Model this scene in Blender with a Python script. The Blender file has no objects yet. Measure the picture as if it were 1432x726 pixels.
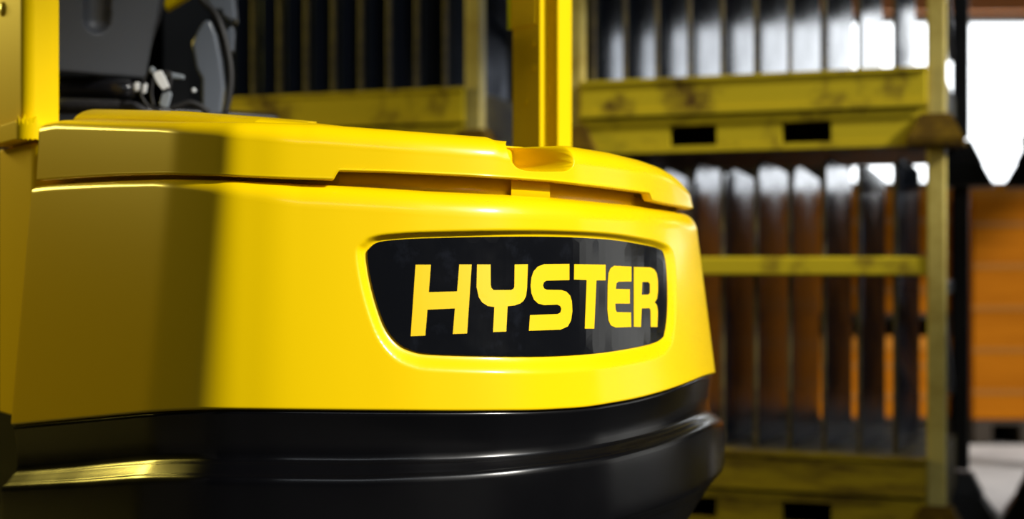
import bpy, bmesh, math, random
import numpy as np
from mathutils import Vector, Matrix
from mathutils.bvhtree import BVHTree
from mathutils.geometry import delaunay_2d_cdt

random.seed(7)
rng = np.random.default_rng(7)
SC = bpy.context.scene
COL = SC.collection

# ------------------------------------------------------------------ camera
F = 1989.0            # focal length in pixels of a 1432 x 726 frame
CX, HY = 716.0, 367.0  # principal column, horizon row
CAMZ = 1.0
cam_data = bpy.data.cameras.new('camera')
cam = bpy.data.objects.new('camera', cam_data)
COL.objects.link(cam)
cam.location = (0, 0, CAMZ)
cam.rotation_euler = (math.pi / 2, 0, 0)
cam_data.sensor_width = 36.0
cam_data.lens = F * 36.0 / 1432.0
cam_data.shift_y = (HY - 363.0) / 1432.0
cam_data.clip_start = 0.05
cam_data.dof.use_dof = True
cam_data.dof.focus_distance = 2.10
cam_data.dof.aperture_fstop = 2.2
cam_data.dof.aperture_blades = 0
SC.camera = cam

# ------------------------------------------------------------------ world, lights, exposure
world = bpy.data.worlds.new('world')
SC.world = world
world.use_nodes = True
wbg = world.node_tree.nodes['Background']
wbg.inputs['Color'].default_value = (0.75, 0.85, 1.0, 1)
wbg.inputs['Strength'].default_value = 0.010

def light(name, kind, loc, target, energy, color, **kw):
    d = bpy.data.lights.new(name, kind)
    o = bpy.data.objects.new(name, d)
    COL.objects.link(o)
    o.location = loc
    o.rotation_euler = (Vector(target) - Vector(loc)).to_track_quat('-Z', 'Y').to_euler()
    d.energy = energy
    d.color = color
    for k, v in kw.items():
        setattr(d, k, v)
    return o

SUN_AZ, SUN_EL = math.radians(58), math.radians(34)   # azimuth measured from "towards camera" to the right
sdir = Vector((math.sin(SUN_AZ) * math.cos(SUN_EL), -math.cos(SUN_AZ) * math.cos(SUN_EL), math.sin(SUN_EL)))
light('sun_light', 'SUN', sdir * 12, (0, 0, 0), 5.0, (1.0, 0.95, 0.86), angle=math.radians(2.5))
# added warm fill far left, standing in for light off something yellow
light('warm_fill_light', 'AREA', (-4.5, 5.15, 2.55), (-0.7, 2.3, 0.8), 125, (1.0, 0.79, 0.14),
      shape='RECTANGLE', size=2.2, size_y=0.5)
# unseen area light added for the bumper ledge highlights, high on the right
light('ledge_highlight_right', 'AREA', (3.9, 0.1, 4.2), (0.2, 2.1, 0.8), 90, (0.86, 0.93, 1.0),
      shape='RECTANGLE', size=3.6, size_y=2.2)

light('ledge_highlight_rear', 'AREA', (0.9, -2.6, 4.0), (-0.2, 2.0, 0.7), 20, (0.86, 0.93, 1.0),
      shape='RECTANGLE', size=3.2, size_y=0.6)  # unseen light added behind the camera to lengthen the ledge highlight
SC.view_settings.view_transform = 'Standard'
SC.view_settings.look = 'None'
SC.view_settings.gamma = 1.0
SC.view_settings.exposure = 0.0
SC.view_settings.use_curve_mapping = False

# ------------------------------------------------------------------ materials
def mat(name, color, rough=0.5, metal=0.0, coat=0.0, coat_rough=0.06, emit=None, spec=0.5,
        color2=None, nscale=6.0, lo=0.45, hi=0.6, ndetail=6.0, bump=0.0, bscale=200.0,
        rough2=None, rscale=8.0, stretch=None):
    m = bpy.data.materials.new(name)
    m.use_nodes = True
    nt = m.node_tree
    b = nt.nodes['Principled BSDF']
    b.inputs['Base Color'].default_value = (*color, 1)
    b.inputs['Roughness'].default_value = rough
    b.inputs['Metallic'].default_value = metal
    b.inputs['Coat Weight'].default_value = coat
    b.inputs['Coat Roughness'].default_value = coat_rough
    b.inputs['Specular IOR Level'].default_value = spec
    if emit:
        b.inputs['Emission Color'].default_value = (*emit[0], 1)
        b.inputs['Emission Strength'].default_value = emit[1]
    tc = nt.nodes.new('ShaderNodeTexCoord')
    vec = tc.outputs['Object']
    if stretch:
        mp = nt.nodes.new('ShaderNodeMapping')
        mp.inputs['Scale'].default_value = stretch
        nt.links.new(vec, mp.inputs['Vector'])
        vec = mp.outputs['Vector']
    if color2 is not None:
        n = nt.nodes.new('ShaderNodeTexNoise')
        n.inputs['Scale'].default_value = nscale
        n.inputs['Detail'].default_value = ndetail
        n.inputs['Roughness'].default_value = 0.65
        nt.links.new(vec, n.inputs['Vector'])
        r = nt.nodes.new('ShaderNodeValToRGB')
        r.color_ramp.elements[0].position = lo
        r.color_ramp.elements[1].position = hi
        r.color_ramp.elements[0].color = (*color, 1)
        r.color_ramp.elements[1].color = (*color2, 1)
        nt.links.new(n.outputs['Fac'], r.inputs['Fac'])
        nt.links.new(r.outputs['Color'], b.inputs['Base Color'])
    if rough2 is not None:
        n = nt.nodes.new('ShaderNodeTexNoise')
        n.inputs['Scale'].default_value = rscale
        n.inputs['Detail'].default_value = 8.0
        nt.links.new(vec, n.inputs['Vector'])
        mr = nt.nodes.new('ShaderNodeMapRange')
        mr.inputs['From Min'].default_value = 0.4
        mr.inputs['From Max'].default_value = 0.7
        mr.inputs['To Min'].default_value = rough
        mr.inputs['To Max'].default_value = rough2
        nt.links.new(n.outputs['Fac'], mr.inputs['Value'])
        nt.links.new(mr.outputs['Result'], b.inputs['Roughness'])
    if bump:
        n = nt.nodes.new('ShaderNodeTexNoise')
        n.inputs['Scale'].default_value = bscale
        n.inputs['Detail'].default_value = 4.0
        nt.links.new(vec, n.inputs['Vector'])
        bp = nt.nodes.new('ShaderNodeBump')
        bp.inputs['Strength'].default_value = bump
        bp.inputs['Distance'].default_value = 0.002
        nt.links.new(n.outputs['Fac'], bp.inputs['Height'])
        nt.links.new(bp.outputs['Normal'], b.inputs['Normal'])
    return m

M = {}
M['yellow'] = mat('gloss_yellow_paint', (0.86, 0.58, 0.0), rough=0.36, coat=0.5, coat_rough=0.17, spec=0.12)
M['yellow_post'] = mat('guard_yellow_paint', (0.90, 0.62, 0.0), rough=0.5, spec=0.06)
M['black_cast'] = mat('black_bumper_paint', (0.0022, 0.0022, 0.0028), rough=0.19, rough2=0.27, rscale=5,
                      spec=0.45, bump=0.02, bscale=60)
M['badge'] = mat('black_badge_gloss', (0.004, 0.0045, 0.006), rough=0.12, rough2=0.2, rscale=14, color2=(0.012, 0.014, 0.02),
                 lo=0.55, hi=0.8, nscale=18, coat=0.4, coat_rough=0.05, spec=0.35)
M['letter'] = mat('letter_yellow', (0.86, 0.56, 0.0), rough=0.45, spec=0.3)
M['grey_plastic'] = mat('grey_plastic', (0.06, 0.065, 0.075), rough=0.45, bump=0.25, bscale=700)
M['black_plastic'] = mat('black_plastic', (0.008, 0.008, 0.009), rough=0.35)
M['mesh_fabric'] = mat('black_mesh_fabric', (0.006, 0.006, 0.008), rough=0.7, color2=(0.05, 0.05, 0.06), nscale=260, lo=0.5, hi=0.62)
M['gloss_black'] = mat('gloss_black', (0.01, 0.01, 0.012), rough=0.2)
M['console'] = mat('console_grey', (0.11, 0.125, 0.15), rough=0.22)
M['white_tag'] = mat('white_tag', (0.75, 0.78, 0.8), rough=0.6)
M['connector'] = mat('grey_connector', (0.22, 0.25, 0.28), rough=0.5)
M['rubber'] = mat('black_rubber', (0.012, 0.012, 0.013), rough=0.6)
M['steel_dark'] = mat('dark_steel', (0.003, 0.003, 0.003), rough=0.5, spec=0.15)
M['bolt'] = mat('bolt_yellow', (0.7, 0.47, 0.0), rough=0.4, coat=0.3)
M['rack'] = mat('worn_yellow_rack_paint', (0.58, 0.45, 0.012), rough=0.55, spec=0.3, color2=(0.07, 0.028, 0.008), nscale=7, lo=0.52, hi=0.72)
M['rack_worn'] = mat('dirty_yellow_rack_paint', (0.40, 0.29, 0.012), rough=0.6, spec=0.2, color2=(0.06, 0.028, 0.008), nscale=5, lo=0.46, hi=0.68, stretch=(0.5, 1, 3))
M['rack_post'] = mat('worn_post_paint', (0.55, 0.45, 0.12), rough=0.5, color2=(0.30, 0.20, 0.02), nscale=5, lo=0.45, hi=0.7)
M['rack_rust'] = mat('rusty_foot', (0.07, 0.038, 0.003), rough=0.75, spec=0.1, color2=(0.12, 0.07, 0.003), nscale=12)
M['rack_deck'] = mat('dirty_deck', (0.17, 0.125, 0.02), rough=0.65, color2=(0.04, 0.022, 0.01), nscale=9, lo=0.42, hi=0.66)
M['divider'] = mat('divider_steel', (0.09, 0.068, 0.02), rough=0.55, color2=(0.03, 0.02, 0.01), nscale=9)
M['plate'] = mat('steel_plate', (0.045, 0.056, 0.085), rough=0.10, rough2=0.2, rscale=6, metal=0.5, spec=0.35)
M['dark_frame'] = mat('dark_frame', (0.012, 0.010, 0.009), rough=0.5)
M['brace'] = mat('galvanised_brace', (0.30, 0.31, 0.34), rough=0.4, metal=0.5)
M['carton'] = mat('orange_carton', (0.42, 0.135, 0.004), rough=0.75, spec=0.05, color2=(0.34, 0.105, 0.003), nscale=3, stretch=(0.4, 0.4, 9))
M['carton_lid'] = mat('orange_carton_lid', (0.46, 0.17, 0.012), rough=0.75, spec=0.2)
M['tape'] = mat('brown_tape', (0.34, 0.13, 0.015), rough=0.35)
M['pallet'] = mat('dark_pallet_wood', (0.03, 0.02, 0.012), rough=0.8)
M['floor'] = mat('lit_concrete_floor', (0.50, 0.49, 0.51), rough=0.7, color2=(0.40, 0.39, 0.41), nscale=2.5, spec=0.2, rough2=0.85, rscale=3)
M['floor_shaded'] = mat('shaded_floor', (0.06, 0.057, 0.055), rough=0.6, color2=(0.035, 0.033, 0.032), nscale=2.0, spec=0.25)  # floor shade put into the colour, which also cuts sun bounce
M['wall'] = mat('dark_wall', (0.02, 0.018, 0.016), rough=0.8)
M['ceiling'] = mat('dark_ceiling', (0.02, 0.02, 0.02), rough=0.9)
M['window_frame'] = mat('window_frame', (0.10, 0.09, 0.08), rough=0.5)
M['daylight'] = mat('daylit_pane', (0.8, 0.85, 0.9), rough=0.3, emit=((0.93, 0.97, 1.0), 3.2))
M['panel_glow'] = mat('glowing_sheet', (0.7, 0.72, 0.72), rough=0.5, emit=((1.0, 0.99, 0.93), 0.7))  # glow of the added reflection panel
M['orange_beam'] = mat('orange_beam', (0.55, 0.17, 0.015), rough=0.5)

# ------------------------------------------------------------------ helpers
def P(px, py, d):
    return Vector(((px - CX) / F * d, d, CAMZ + (HY - py) / F * d))

def link_mesh(name, verts, faces, m, parent=None, smooth=False):
    me = bpy.data.meshes.new(name)
    me.from_pydata([tuple(v) for v in verts], [], faces)
    me.validate()
    me.update()
    bm = bmesh.new(); bm.from_mesh(me)
    bmesh.ops.recalc_face_normals(bm, faces=bm.faces)
    bm.to_mesh(me); bm.free()
    if smooth:
        me.polygons.foreach_set('use_smooth', [True] * len(me.polygons))
    o = bpy.data.objects.new(name, me)
    COL.objects.link(o)
    if m:
        me.materials.append(M[m] if isinstance(m, str) else m)
    if parent:
        o.parent = parent
        o.matrix_parent_inverse = Matrix.Identity(4)
        o.location = (0, 0, 0)
    return o

def localise(o, parent):
    """vertices given in world coordinates, parent standing at its own place: shift the mesh into parent space"""
    inv = parent_world(parent).inverted()
    o.data.transform(inv)
    return o

def parent_world(p):
    mw = p.matrix_basis.copy()
    while p.parent:
        p = p.parent
        mw = p.matrix_basis @ mw
    return mw

def part(name, verts, faces, m, parent, smooth=False):
    o = link_mesh(name, verts, faces, m, parent, smooth)
    return localise(o, parent)

def empty(name, loc, rz=0.0):
    o = bpy.data.objects.new(name, None)
    COL.objects.link(o)
    o.empty_display_size = 0.2
    o.location = loc
    o.rotation_euler = (0, 0, rz)
    return o

def tag(o, label, cat, group=None):
    o['label'] = label
    o['category'] = cat
    if group:
        o['group'] = group

class MB:
    """collects shapes into one mesh"""
    def __init__(self):
        self.v, self.f = [], []
    def add(self, verts, faces):
        n = len(self.v)
        self.v += [tuple(v) for v in verts]
        self.f += [tuple(i + n for i in f) for f in faces]
        return self
    def box(self, x0, x1, y0, y1, z0, z1, bev=0.0):
        if bev <= 0:
            v = [(x, y, z) for x in (x0, x1) for y in (y0, y1) for z in (z0, z1)]
            f = [(0, 1, 3, 2), (4, 6, 7, 5), (0, 4, 5, 1), (2, 3, 7, 6), (0, 2, 6, 4), (1, 5, 7, 3)]
            return self.add(v, f)
        bm = bmesh.new()
        bmesh.ops.create_cube(bm, size=1.0)
        for w in bm.verts:
            w.co = Vector(((x0 + x1) / 2 + w.co.x * (x1 - x0), (y0 + y1) / 2 + w.co.y * (y1 - y0), (z0 + z1) / 2 + w.co.z * (z1 - z0)))
        bmesh.ops.bevel(bm, geom=list(bm.edges), offset=bev, segments=2, affect='EDGES', profile=0.5)
        bm.verts.index_update()
        self.add([w.co for w in bm.verts], [[w.index for w in f.verts] for f in bm.faces])
        bm.free()
        return self
    def prism(self, poly, vec):
        n = len(poly)
        poly = [Vector(p) for p in poly]
        vec = Vector(vec)
        v = poly + [p + vec for p in poly]
        f = [tuple(range(n)), tuple(range(2 * n - 1, n - 1, -1))]
        f += [(i, (i + 1) % n, n + (i + 1) % n, n + i) for i in range(n)]
        return self.add(v, f)
    def tube(self, pts, r, seg=10, caps=True):
        pts = [Vector(p) for p in pts]
        rs = r if isinstance(r, (list, tuple)) else [r] * len(pts)
        v, f = [], []
        up = Vector((0.3, 0.2, 1)).normalized()
        for i, p in enumerate(pts):
            t = (pts[min(i + 1, len(pts) - 1)] - pts[max(i - 1, 0)]).normalized()
            a = t.cross(up)
            if a.length < 1e-3:
                a = t.cross(Vector((1, 0, 0)))
            a.normalize()
            b = t.cross(a).normalized()
            for k in range(seg):
                q = 2 * math.pi * k / seg
                v.append(p + (a * math.cos(q) + b * math.sin(q)) * rs[i])
        for i in range(len(pts) - 1):
            for k in range(seg):
                k2 = (k + 1) % seg
                f.append((i * seg + k, i * seg + k2, (i + 1) * seg + k2, (i + 1) * seg + k))
        if caps:
            f.append(tuple(range(seg - 1, -1, -1)))
            f.append(tuple((len(pts) - 1) * seg + k for k in range(seg)))
        return self.add(v, f)
    def part(self, name, m, parent, smooth=False):
        return part(name, self.v, self.f, m, parent, smooth)
    def local(self, name, m, parent=None, smooth=False):
        return link_mesh(name, self.v, self.f, m, parent, smooth)

def bevel(o, w, seg=3):
    b = o.modifiers.new('bevel', 'BEVEL')
    b.width = w
    b.segments = seg
    b.limit_method = 'ANGLE'
    b.angle_limit = math.radians(35)
    o.data.polygons.foreach_set('use_smooth', [True] * len(o.data.polygons))
    wn = o.modifiers.new('wn', 'WEIGHTED_NORMAL')
    wn.keep_sharp = True
    return o

def smooth_path(pts, n=40):
    """Catmull-Rom through points"""
    pts = [Vector(p) for p in pts]
    ext = [pts[0] * 2 - pts[1]] + pts + [pts[-1] * 2 - pts[-2]]
    out = []
    m = len(pts) - 1
    for i in range(m):
        p0, p1, p2, p3 = ext[i:i + 4]
        k = max(3, n // m)
        for j in range(k):
            t = j / k
            out.append(0.5 * ((2 * p1) + (p2 - p0) * t + (2 * p0 - 5 * p1 + 4 * p2 - p3) * t * t + (3 * p1 - p0 - 3 * p2 + p3) * t ** 3))
    out.append(pts[-1])
    return out

def interp(tab, x):
    xs = np.array([t[0] for t in tab], float)
    ys = np.array([t[1] for t in tab], float)
    return np.interp(x, xs, ys)

def sinterp(tab, x, w=18.0):
    """smoothed interpolation (box average of the linear one)"""
    acc = 0
    for k in np.linspace(-1, 1, 9):
        acc = acc + interp(tab, np.asarray(x) + k * w)
    return acc / 9.0

# ------------------------------------------------------------------ the hall
def struct(name, mb, m):
    o = mb.local(name, m)
    o['kind'] = 'structure'
    return o

struct('floor', MB().box(-9, 12, -4, 12, -0.1, -0.002), 'floor_shaded')
struct('floor_lit', MB().box(1.75, 6.9, 5.0, 7.8, -0.002, 0.0), 'floor')  # pale slab where the floor is lit, brightness put into its colour
WY = 10.0
WH = 8.6
WX0, WX1, WZ0, WZ1 = 2.35, 3.95, 1.52, 2.745
WINS = [(WX0, WX1, WZ0, WZ1), (4.0, 6.85, WZ0, 2.95)]
wb = MB()
wb.box(-9, WX0, WY, WY + 0.25, 0, WH)
wb.box(WX1, 4.0, WY, WY + 0.25, 0, WH)
wb.box(6.85, 12, WY, WY + 0.25, 0, WH)
for a, b, c, d in WINS:
    wb.box(a, b, WY, WY + 0.25, 0, c)
    wb.box(a, b, WY, WY + 0.25, d, WH)
struct('wall_back', wb, 'wall')
struct('wall_left', MB().box(-9.2, -9.0, -4, 12, 0, 8.6), 'wall')
struct('ceiling', MB().box(-9, 7.2, -4, 12, 8.6, 8.75), 'ceiling')
# unseen right wall added to shape the sun; openings aim it at truck, rack, floor
RX = 7.0
# (y0, y1, z0, z1) of the openings, none overlapping in y
OPEN = [(-2.98, -0.75, 5.75, 7.8), (0.15, 1.25, 5.45, 7.3), (2.4, 4.1, 3.0, 4.3), (4.2, 5.4, 3.0, 4.75)]
rw = MB()
ys = [-4] + [v for o in OPEN for v in (o[0], o[1])] + [WY]
for a, b in zip(ys[0::2], ys[1::2]):
    rw.box(RX, RX + 0.2, a, b, 0, WH)
for a, b, z0_, z1_ in OPEN:
    rw.box(RX, RX + 0.2, a, b, 0, z0_)
    rw.box(RX, RX + 0.2, a, b, z1_, WH)
struct('wall_right', rw, 'wall')
# unseen glowing panel added for reflections in badge and bumper, with dark posts
w = struct('glow_panel_1', MB().box(RX - 0.05, RX - 0.02, 3.3, 7.4, 0.05, 2.85), 'panel_glow')
fr = MB()
for y in (3.25, 5.0, 7.4):
    fr.box(RX - 0.12, RX - 0.001, y, y + 0.14, 0.0, 2.9)
fr.box(RX - 0.12, RX - 0.001, 3.25, 7.54, 2.9, 3.0)
fr.local('glow_panel_frame', 'window_frame', w)
for i, (x0, x1, WZ0, WZ1) in enumerate(WINS):
    w = struct('window_%d' % (i + 1), MB().box(x0 + 0.05, x1 - 0.05, WY + 0.12, WY + 0.14, WZ0 + 0.05, WZ1 - 0.05), 'daylight')
    fr = MB()
    fr.box(x0, x0 + 0.05, WY + 0.02, WY + 0.18, WZ0, WZ1).box(x1 - 0.05, x1, WY + 0.02, WY + 0.18, WZ0, WZ1)
    fr.box(x0 + 0.05, x1 - 0.05, WY + 0.02, WY + 0.18, WZ0, WZ0 + 0.05).box(x0 + 0.05, x1 - 0.05, WY + 0.02, WY + 0.18, WZ1 - 0.05, WZ1)
    fr.local('window_frame', 'window_frame', w)
struct('trim_1', MB().box(WX0 - 0.6, 3.97, WY - 0.12, WY - 0.001, WINS[0][3], WINS[0][3] + 0.14), 'orange_beam')

# ------------------------------------------------------------------ forklift
TM = Vector((-0.378, 2.78, 0))          # between the rear guard legs, on the floor
TA = Vector((0.81, 0.5864, 0))          # to the right of the truck (as seen from behind)
TF = Vector((-0.5864, 0.81, 0))         # forward
def T(l, f, z):
    return TM + TA * l + TF * f + Vector((0, 0, z))
truck = empty('forklift', TM, math.atan2(TA.y, TA.x))
tag(truck, 'large yellow forklift seen from behind, black lower bumper and black oval badge', 'forklift')

# plan curve of the tail, left to right: (column, depth)
knots = [(345, 1.977), (400, 1.975), (499, 1.985), (600, 2.005), (712, 2.05), (800, 2.13), (855, 2.205), (920, 2.345), (960, 2.49), (982, 2.64), (988, 2.74)]
# left of column 330 the tail is a chamfered corner and a flat side, followed by its heading
TURN = [(28, -51), (210, -50), (219, -47), (230, -41), (250, -40), (286, -38), (296, -31), (308, -21), (322, -10), (334, -4), (345, -1.5)]
px0, p0_ = 345.0, Vector(((345 - CX) / F * 1.977, 1.977, 0))
left = []
while px0 > 28:
    th = math.radians(float(interp(TURN, px0)))
    p0_ = p0_ - Vector((math.cos(th), math.sin(th), 0)) * 0.002
    px0 = CX + F * p0_.x / p0_.y
    left.append(p0_.copy())
left = left[::-1][::4]
kp = left + [Vector(((a - CX) / F * d, d, 0)) for a, d in knots]
print('left end depth', left[0])
dense = smooth_path(kp, 900)
tail = [dense[-1], Vector((0.365, 2.83, 0)), Vector((0.29, 2.95, 0)), Vector((0.17, 3.10, 0))]
dense = [Vector((kp[0].x + 0.035, kp[0].y + 0.16, 0))] + dense + smooth_path(tail, 60)[1:]
dp = np.array([(p.x, p.y) for p in dense])
def resample(p, step):
    s = np.concatenate([[0], np.cumsum(np.hypot(*np.diff(p, axis=0).T))])
    n = int(s[-1] / step)
    t = np.linspace(0, s[-1], n)
    return np.stack([np.interp(t, s, p[:, 0]), np.interp(t, s, p[:, 1])], 1)
def gsmooth(p, sig):
    r = int(3 * sig)
    k = np.exp(-0.5 * (np.arange(-r, r + 1) / sig) ** 2); k /= k.sum()
    q = np.pad(p, ((r, r), (0, 0)), mode='reflect', reflect_type='odd')
    return np.stack([np.convolve(q[:, i], k, mode='valid') for i in (0, 1)], 1)
PLAN = gsmooth(resample(dp, 0.0025), 3.0)
def normals_of(p):
    t = np.gradient(p, axis=0)
    t /= np.linalg.norm(t, axis=1)[:, None]
    return np.stack([t[:, 1], -t[:, 0]], 1)
NRM = normals_of(PLAN)
NRM = gsmooth(NRM, 3.0); NRM /= np.linalg.norm(NRM, axis=1)[:, None]
NC = len(PLAN)
# index of the left corner (start of the visible side)
I_L = int(np.argmin(CX + F * PLAN[:int(NC * 0.3), 0] / PLAN[:int(NC * 0.3), 1]))

def cols(o):
    q = PLAN + NRM * np.asarray(o).reshape(-1, 1)
    return q, CX + F * q[:, 0] / q[:, 1]

def edge_z(tab, o, smooth=True, w=12.0):
    """height along the plan of an edge whose row is tabulated by column"""
    q, px = cols(o)
    z = CAMZ + (HY - (sinterp(tab, px, w) if smooth else interp(tab, px))) / F * q[:, 1]
    k = int(np.argmax(px))
    z[k:] = z[k]
    j = int(np.argmin(px[:int(NC * 0.3)]))
    z[:j] = z[j]
    return z

def loft(name, rows, m, parent, keep=None):
    """rows: list of (z array, offset array); returns part"""
    n = len(rows)
    zs = np.stack([np.broadcast_to(r[0], NC) for r in rows])
    os_ = np.stack([np.broadcast_to(r[1], NC) for r in rows])
    xy = PLAN[None] + NRM[None] * os_[..., None]
    v = np.concatenate([xy, zs[..., None]], 2).reshape(-1, 3)
    c0, c1 = keep if keep else (0, NC)
    f = []
    for i in range(n - 1):
        for j in range(c0, c1 - 1):
            a = i * NC + j
            f.append((a, a + 1, a + NC + 1, a + NC))
    if keep:
        idx = np.concatenate([np.arange(i * NC + c0, i * NC + c1) for i in range(n)])
        mp = -np.ones(n * NC, int); mp[idx] = np.arange(len(idx))
        v = v[idx]
        f = [tuple(mp[list(q)]) for q in f]
    return part(name, v, f, m, parent, True)

def seg_dist(px, py, poly):
    """signed distance to polygon (negative inside) and direction to nearest edge point"""
    poly = np.array(poly, float)
    best = np.full(px.shape, 1e9); bx = np.zeros(px.shape); by = np.zeros(px.shape)
    inside = np.zeros(px.shape, bool)
    n = len(poly)
    for i in range(n):
        x0, y0 = poly[i]; x1, y1 = poly[(i + 1) % n]
        ex, ey = x1 - x0, y1 - y0
        t = np.clip(((px - x0) * ex + (py - y0) * ey) / (ex * ex + ey * ey), 0, 1)
        qx, qy = x0 + t * ex, y0 + t * ey
        d = np.hypot(px - qx, py - qy)
        k = d < best
        best = np.where(k, d, best); bx = np.where(k, px - qx, bx); by = np.where(k, py - qy, by)
        c = ((y0 > py) != (y1 > py))
        with np.errstate(divide='ignore', invalid='ignore'):
            xi = (x1 - x0) * (py - y0) / (y1 - y0) + x0
        inside ^= c & (px < xi)
    return np.where(inside, -best, best), bx, by

def close_spline(pts, n=6):
    p = [Vector((a, b, 0)) for a, b in pts]
    m = len(p)
    out = []
    for i in range(m):
        p0, p1, p2, p3 = p[i - 1], p[i], p[(i + 1) % m], p[(i + 2) % m]
        for j in range(n):
            t = j / n
            q = 0.5 * ((2 * p1) + (p2 - p0) * t + (2 * p0 - 5 * p1 + 4 * p2 - p3) * t * t + (3 * p1 - p0 - 3 * p2 + p3) * t ** 3)
            out.append((q.x, q.y))
    return out

def sstep(t):
    t = np.clip(t, 0, 1)
    return t * t * (3 - 2 * t)

BADGE = close_spline([(513.5, 357), (518, 346), (530, 338.5), (560, 335), (600, 333), (700, 331), (780, 331.3), (850, 335), (900, 342.5), (922, 348.5),
                      (931, 358), (935, 388), (935.5, 430), (932.5, 460), (927, 472), (914, 479.5), (880, 487), (830, 494), (760, 498), (680, 497.6),
                      (605, 495), (578, 490.5), (558, 480.5), (541, 460), (529, 430), (519, 393)], 4)

# --- counterweight: yellow casting
Y_TOP = [(40, 263), (60, 259), (100, 256), (160, 252.8), (231, 250.5), (300, 251), (400, 254), (469, 257), (609, 266), (722, 271), (785, 275), (894, 285), (961, 295), (975, 299)]
Y_BOT = [(10, 596), (15, 595), (100, 587), (200, 577.5), (250, 574.5), (306, 573), (499, 575), (640, 576), (748, 575), (819, 571), (890, 559), (940, 545), (994, 523), (1000, 520)]
O_BOT, O_TOP = 0.017, -0.017
zt = edge_z(Y_TOP, O_TOP - 0.004)
zb = edge_z(Y_BOT, O_BOT, w=20)
RT = np.interp(cols(O_TOP)[1], [215, 420], [0.012, 0.038])
RT[int(np.argmax(cols(O_TOP)[1])):] = 0.038
REC = 0.011
rows = []
rows.append((zb, O_BOT - 0.10))
rows.append((zb, O_BOT - 0.004))
rows.append((zb + 0.001, O_BOT - 0.0015))
rows.append((zb + 0.003, O_BOT))
NV = 150
for i in range(1, NV):
    t = i / (NV - 1)
    rows.append((zb + 0.003 + (zt - RT - zb - 0.003) * t, O_BOT + (O_TOP - O_BOT) * t))
for i in range(1, 9):
    q = i / 8 * math.pi / 2
    rows.append((zt - RT + RT * math.sin(q), O_TOP - RT * (1 - math.cos(q))))
rows.append((zt + 0.002, O_TOP - RT - 0.06))
rows.append((zt + 0.002, O_TOP - RT - 0.16))
def recess_rows(rows, depth):
    out = []
    for z, o in rows:
        o = np.broadcast_to(np.asarray(o, float), (NC,)).copy()
        z = np.broadcast_to(z, (NC,))
        q, px = cols(o)
        py = HY - (z - CAMZ) * F / q[:, 1]
        k = int(np.argmax(px))
        vis = np.zeros(NC, bool); vis[I_L:k] = True
        vis &= (px > 460) & (px < 975) & (py > 300) & (py < 540)
        if vis.any():
            sd, dx, dy = seg_dist(px[vis], py[vis], BADGE)
            h = np.maximum(np.hypot(dx, dy), 1e-6)
            dx, dy = dx / h, dy / h
            w = 6 + 18 * np.clip(dy, 0, 1) ** 2 + 3 * np.clip(-dy, 0, 1) + 9 * dx ** 2 * np.where(dx > 0, 0.45, 1.0)
            amt = 1 - sstep((sd - 1.5) / w)
            # raised lip just outside the recess
            o[vis] -= depth * amt
        out.append((z, o))
    return out
base_rows = [(np.broadcast_to(z, NC), np.broadcast_to(o, NC)) for z, o in rows]
rows = recess_rows(rows, REC)
counterweight = loft('counterweight', rows, 'yellow', truck)

# --- badge panel and letters: filled outlines laid on the (offset) tail surface
vs, fs = [], []
surf = [r for r in base_rows[4:4 + NV - 1]][::3]
for z, o in surf:
    xy = PLAN + NRM * (o - REC + 0.0025)[:, None]
    vs += [Vector((a, b, c)) for (a, b), c in zip(xy, z)]
for i in range(len(surf) - 1):
    for j in range(I_L, NC - 1, 1):
        a = i * NC + j
        fs.append((a, a + 1, a + NC + 1, a + NC))
BVH = BVHTree.FromPolygons(vs, fs)
CAM = Vector((0, 0, CAMZ))
def on_surface(px, py, lift=0.0):
    d = Vector(((px - CX) / F, 1.0, (HY - py) / F)).normalized()
    loc, n, i, dist = BVH.ray_cast(CAM, d)
    if n.dot(d) > 0:
        n = -n
    return loc + n * lift, n

def fill(name, loops, m, parent, lift, thick, grid=7.0, step=4.0):
    pts, edges = [], []
    polys = []
    for lp in loops:
        ring = []
        n = len(lp)
        for i in range(n):
            a, b = np.array(lp[i], float), np.array(lp[(i + 1) % n], float)
            k = max(1, int(np.hypot(*(b - a)) / step))
            ring += [tuple(a + (b - a) * t / k) for t in range(k)]
        polys.append(ring)
        s = len(pts)
        pts += ring
        edges += [(s + i, s + (i + 1) % len(ring)) for i in range(len(ring))]
    allp = np.array(pts)
    gx, gy = np.meshgrid(np.arange(allp[:, 0].min(), allp[:, 0].max(), grid), np.arange(allp[:, 1].min(), allp[:, 1].max(), grid))
    gx, gy = gx.ravel(), gy.ravel()
    ins = np.zeros(gx.shape, bool); dmin = np.full(gx.shape, 1e9)
    for r in polys:
        sd, _, _ = seg_dist(gx, gy, r)
        ins ^= sd < 0
        dmin = np.minimum(dmin, np.abs(sd))
    k = ins & (dmin > grid * 0.4)
    pts2 = pts + list(zip(gx[k], gy[k]))
    v2, e2, f2, *_ = delaunay_2d_cdt([Vector(p) for p in pts2], edges, [], 0, 1e-5)
    cen = np.array([np.mean([v2[i] for i in f], axis=0) for f in f2])
    ins = np.zeros(len(f2), bool)
    for r in polys:
        sd, _, _ = seg_dist(cen[:, 0], cen[:, 1], r)
        ins ^= sd < 0
    tris = [tuple(f) for f, i in zip(f2, ins) if i]
    verts = []; back = []
    for p in v2:
        l, n = on_surface(p[0], p[1], lift)
        verts.append(l); back.append(l - n * thick)
    nv = len(verts)
    # skirt
    cnt = {}
    for t in tris:
        for a, b in ((t[0], t[1]), (t[1], t[2]), (t[2], t[0])):
            cnt[(a, b)] = 1
    skirt = [(b, a, a + nv, b + nv) for (a, b) in cnt if (b, a) not in cnt]
    o = part(name, verts + back, tris + skirt, m, parent, False)
    return o

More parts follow.
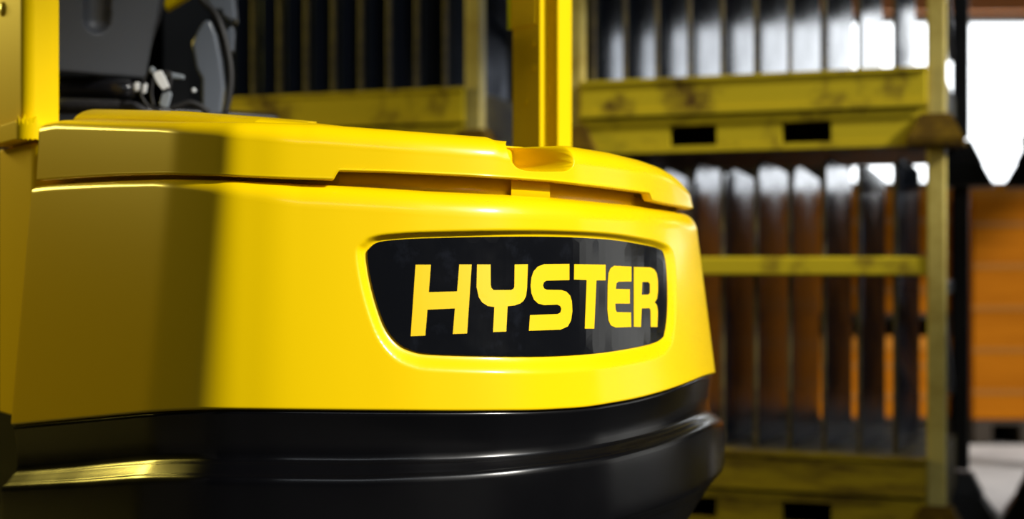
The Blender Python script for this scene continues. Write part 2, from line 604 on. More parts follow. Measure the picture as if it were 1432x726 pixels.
badge = fill('badge', [BADGE], 'badge', truck, 0.0, 0.0022, grid=9, step=50)
badge['label'] = 'glossy black badge panel set in a recess'
def zl(pts, sc=2.652, ox=480, oy=290):
    return [(ox + a / sc, oy + b / sc) for a, b in pts]
LET = {
 'H': [[(268, 213), (325, 213), (317, 315), (422, 312), (430, 212), (476, 212), (459, 468), (406, 470), (414, 375), (312, 380), (304, 476), (250, 478)]],
 'Y': [[(496, 212), (546, 212), (546.5, 288), (549, 299), (557, 307), (622, 307), (630, 303), (634, 295), (635, 212), (684, 211), (681, 300), (677, 330), (668, 347), (655, 357), (636, 364), (609, 367), (604, 461), (555, 463), (560, 370), (535, 366), (515, 353), (502, 333), (494, 295)]],
 'S': [[(838, 210), (838, 270), (752, 272), (743, 279), (740, 290), (744, 301), (754, 306), (808, 307), (827, 313), (841, 328), (847, 348), (849, 385), (844, 420), (832, 442), (805, 454), (688, 458), (692, 400), (795, 396), (805, 390), (808, 377), (804, 366), (793, 361), (745, 363), (722, 357), (706, 342), (697, 318), (694, 290), (697, 262), (705, 238), (721, 220), (745, 211)]],
 'T': [[(856, 211), (972, 213), (972, 271), (938, 271), (930, 450), (895, 450), (902, 270), (855, 268)]],
 'E': [[(1004, 217), (1068, 220), (1068, 275), (1020, 276), (1012, 282), (1010, 303), (1062, 304), (1062, 357), (1008, 357), (1009, 380), (1014, 389), (1066, 390), (1067, 444), (1010, 446), (992, 438), (983, 420), (979, 380), (980, 290), (983, 245), (991, 226)]],
 'R': [[(1077, 221), (1138, 223), (1152, 230), (1162, 246), (1166, 275), (1166, 310), (1163, 338), (1154, 353), (1162, 362), (1166, 385), (1164, 444), (1140, 444), (1139, 380), (1134, 374), (1106, 375), (1103, 444), (1077, 443)],
       [(1108, 277), (1130, 277), (1137, 284), (1137, 318), (1131, 324), (1106, 325)]],
}
for ch in 'HYSTER':
    o = fill('letter', [zl(l) for l in LET[ch]], 'letter', badge, 0.0005, 0.0006, grid=8, step=5)
    o['label'] = 'yellow letter ' + ch

# --- hood
H_BOT = [(46, 254), (52, 253), (100, 249.5), (160, 246), (230, 244.5), (300, 246), (400, 250), (466, 252), (473, 239.5), (538, 241), (651, 246), (718, 250), (779, 254.5),
         (852, 263), (909, 270.5), (913, 281), (930, 285), (957, 290), (965, 292)]
H_TOP = [(46, 186), (55, 180), (66, 172), (90, 167.5), (231, 170), (359, 169.5), (440, 171.5), (540, 179), (640, 186.5), (689, 190.0), (697, 194), (712, 195.5), (802, 202.5),
         (860, 212), (900, 222), (925, 231), (942, 241), (952, 252), (958, 268)]
O_HB, O_HT = -0.025, -0.029
zhb = edge_z(H_BOT, O_HB, smooth=False)
zht = edge_z(H_TOP, O_HT - 0.016, w=4)
RH = np.interp(cols(O_HB)[1], [215, 420], [0.018, 0.036]); RH[int(np.argmax(cols(O_HB)[1])):] = 0.036
RW = np.interp(cols(O_HB)[1], [215, 420], [0.024, 0.040]); RW[int(np.argmax(cols(O_HB)[1])):] = 0.040
HANDLE = close_spline([(712, 199), (716, 215), (722, 229), (732, 235), (750, 237), (775, 237.3), (792, 236), (798.5, 229), (797.5, 219), (791, 209), (779, 203), (760, 200.5), (735, 199)], 4)
H_SM = [h for h in H_BOT if not 470 < h[0] < 912]
zhs = edge_z(H_SM, O_HB, w=20)
rh = np.minimum(RH, (zht - zhb) * 0.6)
hrows = [(zhb + 0.004, O_HB - 0.018), (zhb, O_HB - 0.016), (zhb, O_HB - 0.003), (zhb + 0.0008, O_HB - 0.001), (zhb + 0.003, O_HB)]
NH = 46
for i in range(1, NH):
    t = i / (NH - 1)
    zz = zhb + 0.003 + (zht - rh - zhb - 0.003) * t
    hrows.append((zz, O_HB + (O_HT - O_HB) * np.clip((zz - zhs) / (zht - rh - zhs), -0.1, 1)))
for i in range(1, 25):
    q = i / 24 * math.pi / 2
    hrows.append((zht - rh + rh * math.sin(q), O_HT - RW * (1 - math.cos(q))))
for d in (0.03, 0.07, 0.13, 0.2):
    hrows.append((zht + d * 0.03, O_HT - RW - d))
out = []
for z, o in hrows:
    o = np.broadcast_to(np.asarray(o, float), (NC,)).copy(); z = np.broadcast_to(z, (NC,)).copy()
    q, px = cols(o)
    py = HY - (z - CAMZ) * F / q[:, 1]
    k = int(np.argmax(px)); vis = np.zeros(NC, bool); vis[I_L:k] = True
    vis &= (px > 650) & (px < 840) & (py > 180)
    if vis.any():
        sd, dx, dy = seg_dist(px[vis], py[vis], HANDLE)
        wl = np.where(dx < -0.2 * np.abs(dy), 9.0, 4.0) if False else 4.5
        amt = 1 - sstep((sd + 1.5) / wl)
        o[vis] = o[vis] * (1 - amt) + np.minimum(o[vis], -0.15) * amt
    out.append((z, o))
hood = loft('hood', out, 'yellow', truck)

# inner frame seen through the slots under the hood, and the latch block
zi0 = zt - 0.03
zi1 = zhb + 0.007
loft('hood_frame', [(zi0, -0.12), (zi0, -0.058), (zi1, -0.058), (zi1, -0.12)], 'yellow', truck, keep=(I_L + 40, NC - 60))
q_, px_ = cols(-0.035)
kk = int(np.argmax(px_))
c0 = int(np.argmin(np.abs(px_[I_L:kk] - 722))) + I_L
c1 = int(np.argmin(np.abs(px_[I_L:kk] - 779))) + I_L
zl0, zl1 = zt - 0.005, zhb + 0.007
loft('hood_latch', [(zl0, -0.057), (zl0, -0.047), (zl1, -0.047), (zl1, -0.057)], 'yellow', truck, keep=(c0, c1))

# raised middle panel of the hood, standing behind the front edge
O_P = -0.085
P_TOP = [(80, 160), (90, 158), (96, 153.5), (104, 152.3), (160, 153), (251, 155), (359, 164), (400, 168), (440, 172), (480, 176), (520, 180), (600, 187), (720, 200)]
q_, px_ = cols(O_P)
zpt = edge_z(P_TOP, O_P - 0.04, w=3)
kk = int(np.argmax(px_))
p0 = int(np.argmin(np.abs(px_[:kk] - 89))) if px_[:kk].min() < 89 else I_L + 6
p1 = int(np.argmin(np.abs(px_[I_L + 40:kk] - 560))) + I_L + 40
zlow = zht - 0.02
prow = [(zlow, O_P - 0.2), (zlow, O_P + 0.004)]
tp = np.clip((p1 - np.arange(NC)) / 60.0, 0, 1)
zpt = np.where(np.arange(NC) > p1 - 60, zlow + (zpt - zlow) * np.sin(tp * math.pi / 2) * 0.98 + 0.0002, zpt)
hp = np.maximum(zpt - zlow, 0.004)
for i in range(13):
    q = i / 12 * math.pi / 2
    prow.append((zlow + (zpt - zlow) * (0.35 + 0.65 * math.sin(q)), O_P - 0.05 * (1 - math.cos(q))))
prow += [(zpt, O_P - 0.08), (zpt, O_P - 0.2)]
loft('hood_panel', prow, 'yellow', truck, keep=(p0, p1))

# --- black bumper casting
B_UP = [(-10, 665), (9, 663.5), (91, 658), (160, 651), (217, 647), (260, 646), (299, 646.5), (499, 648), (640, 645), (712, 641), (800, 632), (855, 623), (930, 604), (990, 578), (1000, 573)]
B_LO = [(-20, 682), (0, 680), (114, 674), (206, 666.5), (260, 666), (299, 667.5), (499, 669.5), (640, 665), (712, 659), (800, 649), (855, 640), (930, 620), (992, 592), (1005, 586)]
OB0 = O_BOT - 0.004
zbu = edge_z(B_UP, 0.010, w=25)
zbl = edge_z(B_LO, 0.030, w=25)
z0 = zb - 0.0006
brows = [(z0, OB0 - 0.09), (z0, OB0 - 0.003), (z0 - 0.003, OB0)]
def add_curve(pts, n):
    """rows through profile control points (z array, o) with smoothing"""
    for i in range(len(pts) - 1):
        for j in range(1, n + 1):
            t = j / n
            brows.append((pts[i][0] + (pts[i + 1][0] - pts[i][0]) * t, pts[i][1] + (pts[i + 1][1] - pts[i][1]) * t))
prof = [(z0 - 0.003, OB0), (z0 * 0.5 + zbu * 0.5, 0.006), (zbu + 0.012, 0.007), (zbu + 0.004, 0.0085), (zbu - 0.002, 0.0125),
        (zbl + 0.004, 0.0285), (zbl - 0.001, 0.0320), (zbl - 0.007, 0.0335)]
for a, b in zip(prof[:-1], prof[1:]):
    for j in range(1, 9):
        t = j / 8
        brows.append((a[0] + (b[0] - a[0]) * t, a[1] + (b[1] - a[1]) * t))
qc, pxc = cols(0.035)
zch = np.interp(pxc, [300, 700, 860, 2000], [0.47, 0.53, 0.612, 0.612]); zch[int(np.argmax(pxc)):] = 0.612
low = np.minimum(zch, zbl - 0.03)
for t in np.linspace(0, 1, 41)[1:]:
    brows.append(((zbl - 0.007) * (1 - t) + low * t, 0.0335 + 0.003 * t))
ch = [(0.0, 0.0365), (0.006, 0.0345), (0.02, 0.026), (0.06, -0.004), (0.11, -0.045), (0.16, -0.07), (0.22, -0.08)]
for (d0, o0), (d1, o1) in zip(ch[:-1], ch[1:]):
    for j in range(1, 6):
        brows.append((low - (d0 + (d1 - d0) * j / 5), o0 + (o1 - o0) * j / 5))
brows += [(low - 0.22, -0.1), (low - 0.22, -0.2)]
# soften the profile between rows
Z = np.stack([np.broadcast_to(r[0], NC) for r in brows]); O = np.stack([np.broadcast_to(r[1], NC) for r in brows])
for _ in range(46):
    O[4:-3] = 0.25 * O[3:-4] + 0.5 * O[4:-3] + 0.25 * O[5:-2]
brows = [(Z[i], O[i]) for i in range(len(Z))]
loft('bumper', brows, 'black_cast', truck)

# --- overhead guard legs
def extr(poly2, z0, z1, mb=None):
    mb = mb or MB()
    return mb.prism([(p[0], p[1], z0) for p in poly2], (0, 0, z1 - z0))
def flat(px, d):
    return np.array(((px - CX) / F * d, d))
a2, f2 = np.array((TA.x, TA.y)), np.array((TF.x, TF.y))
# left leg: a rounded corner between its side (shaded) and its rear face (lit)
def rounded_profile(corner, w, dpt, r, n=10):
    c = np.array(corner) + a2 * r + f2 * r
    pts = [np.array(corner) + f2 * dpt]
    for i in range(n + 1):
        q = i / n * math.pi / 2
        pts.append(c - a2 * r * math.cos(q) - f2 * r * math.sin(q))
    pts += [np.array(corner) + a2 * w - 0 * f2 + f2 * 0.004, np.array(corner) + a2 * w + f2 * dpt]
    return pts
lc = flat(33, 2.58)
zleg = P(0, 182, 2.60).z
leg_l = extr(rounded_profile(lc, 0.0665, 0.21, 0.022), zleg, 2.1).part('overhead_guard_leg', 'yellow_post', truck)
bevel(leg_l, 0.003, 2)
lc2 = flat(53, 2.56)
low_l = extr(rounded_profile(lc2, 0.10, 0.24, 0.045), 0.71, P(0, 199, 2.58).z).part('frame_upright', 'yellow_post', truck)
bevel(low_l, 0.004, 2)
# welded foot with a ragged edge
mbf = MB()
nseg = 26
prof_pts = rounded_profile(flat(29, 2.55), 0.10, 0.23, 0.030, 20)
ring0, ring1 = [], []
for i, p in enumerate(prof_pts):
    jz = 0.007 * math.sin(i * 1.7) + 0.005 * math.sin(i * 3.9)
    ring0.append((p[0], p[1], P(0, 196, 2.58).z + 0.3 * jz))
    ring1.append((p[0], p[1], P(0, 172, 2.58).z + jz))
n = len(ring0)
mbf.add(ring0 + ring1, [(i, (i + 1) % n, n + (i + 1) % n, n + i) for i in range(n)] + [tuple(range(n - 1, -1, -1)), tuple(range(n, 2 * n))])
o = mbf.part('leg_foot', 'yellow_post', truck); bevel(o, 0.003, 2)
# rivet high on the left leg
def dome(c, nrm, r, h, name, parent, m='bolt'):
    nrm = Vector(nrm).normalized()
    a = nrm.cross(Vector((0, 0, 1))).normalized(); b = nrm.cross(a)
    v, f = [], []
    R = 6; S = 16
    for i in range(R + 1):
        q = i / R * math.pi / 2
        for k in range(S):
            w = 2 * math.pi * k / S
            v.append(Vector(c) + (a * math.cos(w) + b * math.sin(w)) * r * math.cos(q) + nrm * h * math.sin(q))
    for i in range(R):
        for k in range(S):
            f.append((i * S + k, i * S + (k + 1) % S, (i + 1) * S + (k + 1) % S, (i + 1) * S + k))
    return part(name, v, f, m, parent, True)
sd_n = (-TA.x, -TA.y, 0)
side_pt = lc + f2 * 0.125
dome((side_pt[0], side_pt[1], P(0, 14, 2.69).z), sd_n, 0.014, 0.006, 'bolt', leg_l)

# right leg: stepped section
A = flat(755, 3.10)
Bp = A + a2 * 0.0235
Cp = Bp - f2 * 0.0333
Dp = Cp + a2 * 0.0395
poly = [A + f2 * 0.103, A, Bp, Cp, Dp, Dp + f2 * 0.137]
zr = 1.05
leg_r = extr(poly, zr, 2.1).part('overhead_guard_leg', 'yellow_post', truck)
bevel(leg_r, 0.003, 2)
for (bx, by, r) in ((746, 61, 0.009), (746, 95, 0.009), (735, 143, 0.010)):
    # point on the left face at that column
    best = min(np.linspace(0, 0.1, 60), key=lambda t: abs(CX + F * (A + f2 * t)[0] / (A + f2 * t)[1] - bx))
    q = A + f2 * best
    dome((q[0], q[1], P(bx, by, q[1]).z), sd_n, r, 0.0035, 'bolt', leg_r, 'yellow_post')
s0, s1 = A + f2 * 0.108 - a2 * 0.004, A + f2 * 0.012 - a2 * 0.004
zpl = P(0, 38, 3.15).z
o = extr([s0, s1, s1 + a2 * 0.0045, s0 + a2 * 0.0045], zpl, 2.05).part('side_plate', 'yellow_post', leg_r)
o = MB().tube([(s0[0], s0[1], zpl), (s0[0], s0[1], 2.0)], 0.005, 8).part('edge_strip', mat('lime_strip', (0.75, 0.85, 0.0), rough=0.4), leg_r, True)

# --- chassis, wheels, mast (mostly hidden behind the tail)
def tbox(mb, l0, l1, f0, f1, z0, z1):
    v = [T(l, f, z) for l in (l0, l1) for f in (f0, f1) for z in (z0, z1)]
    fc = [(0, 1, 3, 2), (4, 6, 7, 5), (0, 4, 5, 1), (2, 3, 7, 6), (0, 2, 6, 4), (1, 5, 7, 3)]
    return mb.add(v, fc)
mb = MB(); tbox(mb, -0.42, 0.42, -0.40, 1.25, 0.16, 0.92)
mb.part('chassis', 'steel_dark', truck)
for (l, f, r) in ((-0.33, -0.25, 0.22), (0.33, -0.25, 0.22), (-0.45, 1.0, 0.26), (0.45, 1.0, 0.26)):
    w = 0.07
    o = MB().tube([T(l - w, f, r), T(l - w * 0.95, f, r), T(l + w * 0.95, f, r), T(l + w, f, r)], [r * 0.9, r, r, r * 0.9], 32).part('wheel', 'rubber', truck, False)
    MB().tube([T(l - w - 0.004, f, r), T(l + w + 0.004, f, r)], r * 0.5, 20).part('hub', 'yellow_post', o)
mb = MB()
for l in (-0.30, 0.30):
    tbox(mb, l - 0.04, l + 0.04, 1.42, 1.54, 0.1, 2.1)
tbox(mb, -0.26, 0.26, 1.45, 1.50, 0.3, 0.4); tbox(mb, -0.26, 0.26, 1.45, 1.50, 1.9, 2.0)
tbox(mb, -0.2, 0.2, 1.251, 1.42, 0.2, 0.3)
mb.part('mast', 'steel_dark', truck)
mb = MB(); tbox(mb, -0.52, 0.50, 1.15, 1.25, 0.93, 1.42)
o = mb.part('front_cowl', 'black_plastic', truck); bevel(o, 0.02)
mb = MB(); tbox(mb, -0.45, 0.45, -0.2, 1.1, 0.93, 0.97)
mb.part('cab_floor', 'black_plastic', truck)

mb = MB(); tbox(mb, -0.52, 0.53, 1.56, 1.585, 0.35, 1.25)
for i in range(9):
    l = -0.52 + i * 0.1275
    tbox(mb, l, l + 0.03, 1.56, 1.585, 1.25, 2.02)
tbox(mb, -0.52, 0.53, 1.56, 1.585, 2.02, 2.08)
tbox(mb, -0.40, 0.52, 1.60, 1.615, 1.2, 2.05)
mb.part('load_backrest', 'steel_dark', truck)

# --- seat seen through the guard
Rn = Vector((TF.x, TF.y, 0)) * -1      # facing backwards
def ray_plane(px, py, P0, nrm):
    d = Vector(((px - CX) / F, 1.0, (HY - py) / F))
    t = (Vector(P0) - CAM).dot(nrm) / d.dot(nrm)
    return CAM + d * t
seat = empty('seat', (0, 0, 0)); seat.parent = truck
sp = P(160, 60, 3.15)
tilt = (Rn + Vector((0, 0, -0.18))).normalized()
NXs, NYs = 90, 110
vv = []
for j in range(NYs + 1):
    for i in range(NXs + 1):
        u, w = i / NXs, j / NYs
        y = -90 + (112 + 90) * w
        xr = 226 - 21 * np.clip(y, -60, 112) / 112 if y > 0 else 226 + 0.05 * (-y)
        yb = y - (1 - u) * 16 * max(0, w - 0.4) / 0.6
        x = 20 + (xr - 20) * u
        p = ray_plane(x, yb, sp, tilt)
        # long rounded groove
        ex = (x - 136.5) / 19.0; ey = max(0.0, (yb - 27) / 20.0)
        g = 1 - math.hypot(ex, ey) if yb > 27 else 1 - abs(ex)
        dep = 0.030 * math.sqrt(max(0, min(1, 1 - (1 - max(g, 0)) ** 2))) if g > 0 else 0
        bd = min((1 - u) * (xr - 20), (1 - w) * 202) / 6.0
        rd = 0.009 * (1 - math.sqrt(max(0, 1 - (1 - min(bd, 1)) ** 2)))
        vv.append(p - tilt * (dep + rd))
ff = []
W = NXs + 1
for j in range(NYs):
    for i in range(NXs):
        a = j * W + i
        ff.append((a, a + 1, a + W + 1, a + W))
# skirt to give the shell depth
nb = len(vv)
rim = [j * W + NXs for j in range(NYs + 1)] + [NYs * W + i for i in range(NXs - 1, -1, -1)]
for k in rim:
    vv.append(Vector(vv[k]) - tilt * 0.035)
for k in range(len(rim) - 1):
    ff.append((rim[k], rim[k + 1], nb + k + 1, nb + k))
part('seat_back', vv, ff, 'grey_plastic', seat, True)
# mesh cushion showing along the right edge of the shell
def sheet(pxpts, P0, nrm, thick, name, m, parent, bev=0.004):
    poly = [ray_plane(a, b, P0, nrm) for a, b in pxpts]
    o = MB().prism(poly, -Vector(nrm) * thick).part(name, m, parent)
    if bev:
        bevel(o, bev)
    return o
cp = sp - tilt * 0.04
sheet([(150, -60), (236, -60), (233, 0), (226, 30), (215, 62), (207, 78), (200, 96), (150, 90)], cp, tilt, 0.07, 'cushion', 'mesh_fabric', seat, 0.012)
o = MB().tube([P(60, 121, 3.22), P(100, 122, 3.2), P(150, 124, 3.18), P(180, 126, 3.17), P(188, 127, 3.17)], [0.024, 0.026, 0.025, 0.023, 0.012], 20).part('seat_hinge', 'gloss_black', seat, True)
o = MB().tube([P(60, 149, 3.1), P(100, 149, 3.08), P(160, 150, 3.05), P(190, 152, 3.04), P(203, 156, 3.03)], [0.017, 0.017, 0.016, 0.014, 0.008], 18).part('seat_cushion', 'mesh_fabric', seat, True)
mb = MB(); tbox(mb, -0.5, 0.12, 0.45, 0.95, 0.97, 1.12)
mb.part('seat_base', 'black_plastic', seat)

# --- console and loose wiring beside the seat
cn = Vector((0.1, -1, 0)).normalized()
console = sheet([(268, 60), (276, 42), (285, 28), (294, 28), (302, 48), (309, 85), (313, 122), (309, 160), (282, 165), (282, 110), (274, 95)], P(290, 80, 3.25), cn, 0.05, 'console', 'console', truck, 0.012)
sheet([(283, -30), (325, -30), (330, 27), (322, 29), (311, 22), (309, 14), (298, 14), (290, 4)], P(305, 0, 3.3), cn, 0.08, 'armrest', 'console', truck, 0.008)
sheet([(308, 33), (325, 36), (328, 44), (326, 72), (318, 72), (313, 52)], P(318, 50, 3.35), cn, 0.03, 'bracket', 'console', truck, 0.004)
MB().tube(smooth_path([P(272, -20, 3.14), P(285, 3, 3.14), P(300, 18, 3.13), P(310, 40, 3.12), P(318, 70, 3.12), P(322.5, 100, 3.12), P(321, 130, 3.12), P(314, 160, 3.12)], 40), 0.0075, 12).part('hose', 'rubber', truck, True)
cable = MB().tube(smooth_path([P(212, 98, 3.0), P(204, 108, 3.0), P(197.5, 120, 3.0), P(198, 134, 3.0), P(205, 146, 3.0), P(214, 152, 3.0), P(224, 153, 3.0)], 40), 0.0032, 8).part('cable', 'rubber', truck, True)
MB().tube(smooth_path([P(228, 101, 3.02), P(238, 102, 3.02), P(239, 112, 3.02), P(236, 126, 3.02), P(231, 150, 3.02)], 30), 0.0035, 8).part('cable', 'rubber', truck, True)
MB().tube(smooth_path([P(214, 110, 3.03), P(212, 130, 3.03), P(215, 150, 3.03)], 20), 0.003, 8).part('cable', 'rubber', truck, True)
MB().tube(smooth_path([P(240, 152, 3.0), P(255, 147, 3.0), P(266, 144, 3.0), P(280, 149, 3.0), P(292, 158, 3.0)], 30), 0.007, 8).part('hose', 'rubber', truck, True)
fr = Vector((0, -1, 0))
t_ = sheet([(213.5, 104), (219, 99.5), (226, 98.5), (232, 110), (237, 122), (227, 126), (220, 117)], P(225, 112, 2.98), fr, 0.004, 'tag', 'white_tag', cable, 0.0015)
t_['label'] = 'white paper tag on the cable'
sheet([(222, 146), (226, 131), (237, 127), (239.5, 131), (234, 151), (227, 151)], P(230, 140, 3.0), fr, 0.012, 'connector', 'connector', cable, 0.003)
sheet([(229, 101), (240, 101), (257, 105), (257, 111), (243, 110), (231, 107)], P(243, 106, 3.02), fr, 0.010, 'connector', 'connector', cable, 0.003)
sheet([(187, 117), (190, 114.5), (195, 115), (195, 126), (190, 128), (187, 126)], P(190, 120, 3.03), fr, 0.006, 'clip', 'white_tag', cable, 0.002)
sheet([(199, 119), (203, 116), (206, 118), (203.5, 130), (198.5, 131)], P(201, 124, 3.03), fr, 0.006, 'clip', 'white_tag', cable, 0.002)
sheet([(208, 95), (213, 92), (217, 97), (215, 103), (209, 102)], P(212, 98, 2.99), fr, 0.01, 'cable_gland', 'connector', cable, 0.003)
dome(P(271, 126.5, 3.1), fr, 0.005, 0.004, 'screw', truck, 'white_tag')
# far right front leg of the guard, a glimpse at the top
o = MB().prism([T(0.46, 1.05, 0.95), T(0.52, 1.05, 0.95), T(0.52, 1.12, 0.95), T(0.46, 1.12, 0.95)], Vector((0, 0, 0.02))).part('floor_bracket', 'yellow_post', truck)
sheet([(231, -40), (268, -40), (262, -6), (246, 4), (231, 13), (229, 4)], P(240, 0, 3.6), cn, 0.05, 'guard_stay', 'yellow_post', truck, 0.004)

# ------------------------------------------------------------------ stillages with steel plates
E = Vector((0.94, -0.342, 0)).normalized()   # along the row, left to right
rzE = math.atan2(E.y, E.x)
SW, SD = 1.20, 0.88      # width, depth (post centres)
PW = 0.058               # post width
TIER = 1.24
PITCH = 0.113
def make_stillage(loc, label, floor_tier=False):
    """origin: floor point under the front right post; local x runs left (negative) to the far post, y to the back"""
    r = empty('stillage', loc, rzE)
    tag(r, label, 'stillage', 'stacked yellow stillages')
    h = PW / 2
    zf, zd = 0.0, 0.25          # underside and deck of the base
    for k, (x, y) in enumerate(((0, 0), (-SW, 0), (-SW - 0.03, SD), (0.035, SD))):
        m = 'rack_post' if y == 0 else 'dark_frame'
        pb = MB().box(x - h, x + h, y - h, y + h, 0.095, TIER - 0.001, 0.006)
        if floor_tier:
            pb.box(x - h, x + h, y - h, y + h, -loc[2] + 0.001, 0.0)
        p = pb.local('post', m, r)
        def flare(name, z0_, z1_, z2_, b, t):
            v = [(x + i * w, y + j * w, z) for z, w in ((z0_, b), (z1_, b), (z2_, t)) for i, j in ((-1, -1), (1, -1), (1, 1), (-1, 1))]
            f = [(3, 2, 1, 0), (8, 9, 10, 11)] + [(c + i, c + (i + 1) % 4, c + 4 + (i + 1) % 4, c + 4 + i) for c in (0, 4) for i in range(4)]
            link_mesh(name, v, f, 'rack_rust' if y == 0 else 'dark_frame', p)
        if y == 0:
            flare('foot', 0.0, 0.02, 0.10, 0.085, 0.045)
        else:
            flare('foot', 0.0, 0.005, 0.085, 0.078, 0.04)
            flare('cup', TIER - 0.09, TIER - 0.075, TIER - 0.002, 0.115, 0.076)
            if floor_tier:
                flare('floor_shoe', -loc[2] + 0.001, -loc[2] + 0.05, -0.002, 0.125, 0.076)
    x0, x1 = -SW + h, -h
    # base: upper channel and lower beam with two fork pockets
    ub = MB().box(x0, x1, -0.045, -0.005, 0.125, zd, 0.004).box(x0, x1, -0.052, -0.045, 0.125, 0.143).box(x0, x1, -0.052, -0.045, zd - 0.014, zd)
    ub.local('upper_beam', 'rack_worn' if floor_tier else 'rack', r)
    pk = (-0.86, -0.70, -0.485, -0.325)
    lb = MB().box(x0, x1, -0.040, 0.0, 0.090, 0.115).box(x0, x1, -0.040, 0.0, zf, 0.020)
    for a, b in ((x0, pk[0]), (pk[1], pk[2]), (pk[3], x1)):
        lb.box(a, b, -0.036, -0.004, 0.020, 0.090)
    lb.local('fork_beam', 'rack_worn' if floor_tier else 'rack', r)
    MB().box(x0, x1, 0.01, SD - 0.04, zf, 0.012).local('base_pan', 'dark_frame', r)
    MB().box(x0, x1, SD - 0.03, SD + 0.02, zf, zd).local('rear_beam', 'rack_deck', r)
    for x in (-SW, 0):
        MB().box(x - 0.02, x + 0.02, h, SD - h, zf + 0.05, zd - 0.02).local('side_beam', 'rack_deck', r)
        br = MB().prism([(x - 0.012, h, 0.80), (x + 0.012, h, 0.80), (x + 0.012, h, 0.85), (x - 0.012, h, 0.85)], (0, SD - 2 * h, -0.42)).local('brace', 'brace', r)
        MB().box(x - 0.014, x + 0.014, h, SD - h, 0.76, 0.80).local('side_rail', 'dark_frame', r)
    MB().box(x0, x1, -0.004, SD, zd - 0.06, zd).local('deck', 'rack_deck', r)
    # slotted lip on the deck that carries the plates
    n = int((SW - 0.06) / PITCH)
    MB().box(x0, x1, -0.022, 0.022, 0.828, 0.888, 0.006).local('front_rail', 'rack', r)
    MB().box(x0, x1, SD - 0.02, SD + 0.02, 0.83, 0.88).local('rear_rail', 'dark_frame', r)
    dv = None
    for i in range(n + 1):
        x = -0.075 - (i + 0.5) * PITCH
        if x < -SW + 0.05:
            break
        if dv is None:
            dv = MB().box(-0.006, 0.006, 0.030, 0.050, zd + 0.001, 1.195, 0.002).local('divider', 'divider', r)
            d = dv
        else:
            d = dv.copy(); COL.objects.link(d); d.parent = r
        d.location = (x, 0, 0)
    return r

def plate_mesh(seed):
    """upright sheet, thickness along x, depth along y, rounded front shoulder; origin at its foot"""
    rr = random.Random(seed)
    D, H = 0.43, 0.968 + rr.uniform(-0.03, 0.01)
    pts = [(0, 0), (D, 0), (D, H * 0.97)]
    for i in range(7):
        q = math.pi / 2 * i / 6
        pts.append((0.08 + 0.0 + (0.10) * (1 - math.sin(q)) if False else 0.09 - 0.09 * math.sin(q), H - 0.09 + 0.09 * math.cos(q)))
    t = 0.005
    return MB().prism([(-t, y, z) for y, z in pts], (2 * t, 0, 0))
ORD = ['first', 'second', 'third', 'fourth', 'fifth', 'sixth', 'seventh', 'eighth', 'ninth', 'tenth', 'eleventh']
protos = []
def fill_plates(st, where, count=10, skip=(), yaw=4.0):
    for i in range(count):
        if i in skip:
            continue
        k = i % 4
        if len(protos) <= k:
            o = plate_mesh(k).local('steel_plate', 'plate')
            protos.append(o)
        else:
            o = protos[k].copy(); COL.objects.link(o)
        lx = -0.075 - i * PITCH - PITCH * 0.5 + rng.uniform(-0.008, 0.008)
        pos = Matrix.Rotation(rzE, 3, 'Z') @ Vector((lx, 0.085 + rng.uniform(0, 0.02), 0.2505))
        o.location = st.location + pos
        o.rotation_euler = (0, 0, rzE - math.radians(yaw + rng.uniform(-1.0, 1.0)))
        tag(o, 'dark steel plate on edge, %s from the right in %s' % (ORD[i], where), 'steel plate', 'steel plates in ' + where)

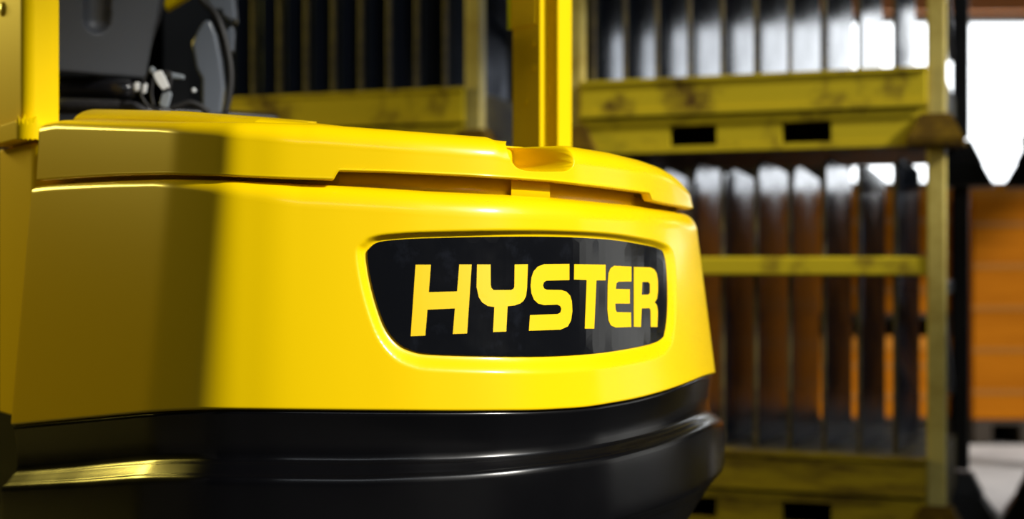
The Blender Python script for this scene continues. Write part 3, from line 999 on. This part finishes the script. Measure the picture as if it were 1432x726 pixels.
R0 = Vector((1.35, 4.52, 0))
ZB = 0.13
def at(s, off=0.0):
    return R0 - E * s
wA = [('the lower right yellow stillage', 'worn yellow stillage right of the forklift, lower of two, with front rail'),
      ('the upper right yellow stillage', 'worn yellow stillage right of the forklift, on top, with two fork pockets showing'),]
for k in range(2):
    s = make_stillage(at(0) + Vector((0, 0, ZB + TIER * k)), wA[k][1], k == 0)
    fill_plates(s, wA[k][0])
wB = [('the lower left yellow stillage', 'yellow stillage behind the forklift hood, lower of its stack'),
      ('the upper left yellow stillage', 'shaded yellow stillage between cab and right guard leg, on top')]
for k in range(2):
    s = make_stillage(at(1.575) + Vector((0, 0, ZB + TIER * k)), wB[k][1], k == 0)
    fill_plates(s, wB[k][0], yaw=8.5)
wD = ['stillage at the right edge of the photo on the floor, mostly outside the frame',
      'stillage at the right edge of the photo on top, only its dark foot showing']
for k in range(2):
    make_stillage(at(-1.54) + Vector((0.03, 0.09, ZB + TIER * k)), wD[k], k == 0)

# ------------------------------------------------------------------ cartons on pallets by the window
def pallet(loc, w, d, label):
    r = empty('pallet', loc)
    tag(r, label, 'pallet', 'pallets by the window')
    n = 5
    for i in range(n):
        y0 = -d / 2 + i * (d - 0.1) / (n - 1)
        MB().box(-w / 2, w / 2, y0, y0 + 0.1, 0.105, 0.127).local('board', 'pallet', r)
    for x in (-w / 2 + 0.05, 0, w / 2 - 0.05):
        MB().box(x - 0.05, x + 0.05, -d / 2, d / 2, 0.0, 0.105).local('bearer', 'pallet', r)
    return r
def carton(loc, w, d, h, label, bands=5):
    r = empty('carton', loc)
    tag(r, label, 'carton', 'orange cartons by the window')
    b = MB().box(-w / 2, w / 2, -d / 2, d / 2, 0, h, 0.006).local('body', 'carton', r)
    MB().box(-w / 2 - 0.008, w / 2 + 0.008, -d / 2 - 0.008, d / 2 + 0.008, h - 0.075, h + 0.004, 0.004).local('lid', 'carton_lid', r)
    for i in range(bands):
        z = h * (i + 0.6) / (bands + 0.6)
        MB().box(-w / 2 - 0.002, w / 2 + 0.002, -d / 2 - 0.003, -d / 2 + 0.01, z, z + 0.03).local('strap', 'tape', b)
    return r
CY = 7.9
pallet((2.86, CY + 0.4, 0), 0.62, 0.9, 'dark pallet on the floor under the tall orange carton')
carton((2.86, CY + 0.4, 0.1285), 0.62, 0.86, 1.30, 'tall orange carton with lid under the bright window')
pallet((1.85, CY + 0.5, 0), 1.2, 0.9, 'dark pallet on the floor behind the right stillage')
carton((1.85, CY + 0.5, 0.1285), 1.2, 0.86, 0.45, 'low orange carton seen through the lower right stillage', 2)
pallet((1.85, CY + 0.5, 0.584), 1.2, 0.9, 'dark pallet between two orange cartons behind the right stillage')
carton((1.85, CY + 0.5, 0.7125), 1.2, 0.86, 0.70, 'upper orange carton on the pallet behind the right stillage', 3)

print('plan columns', NC)
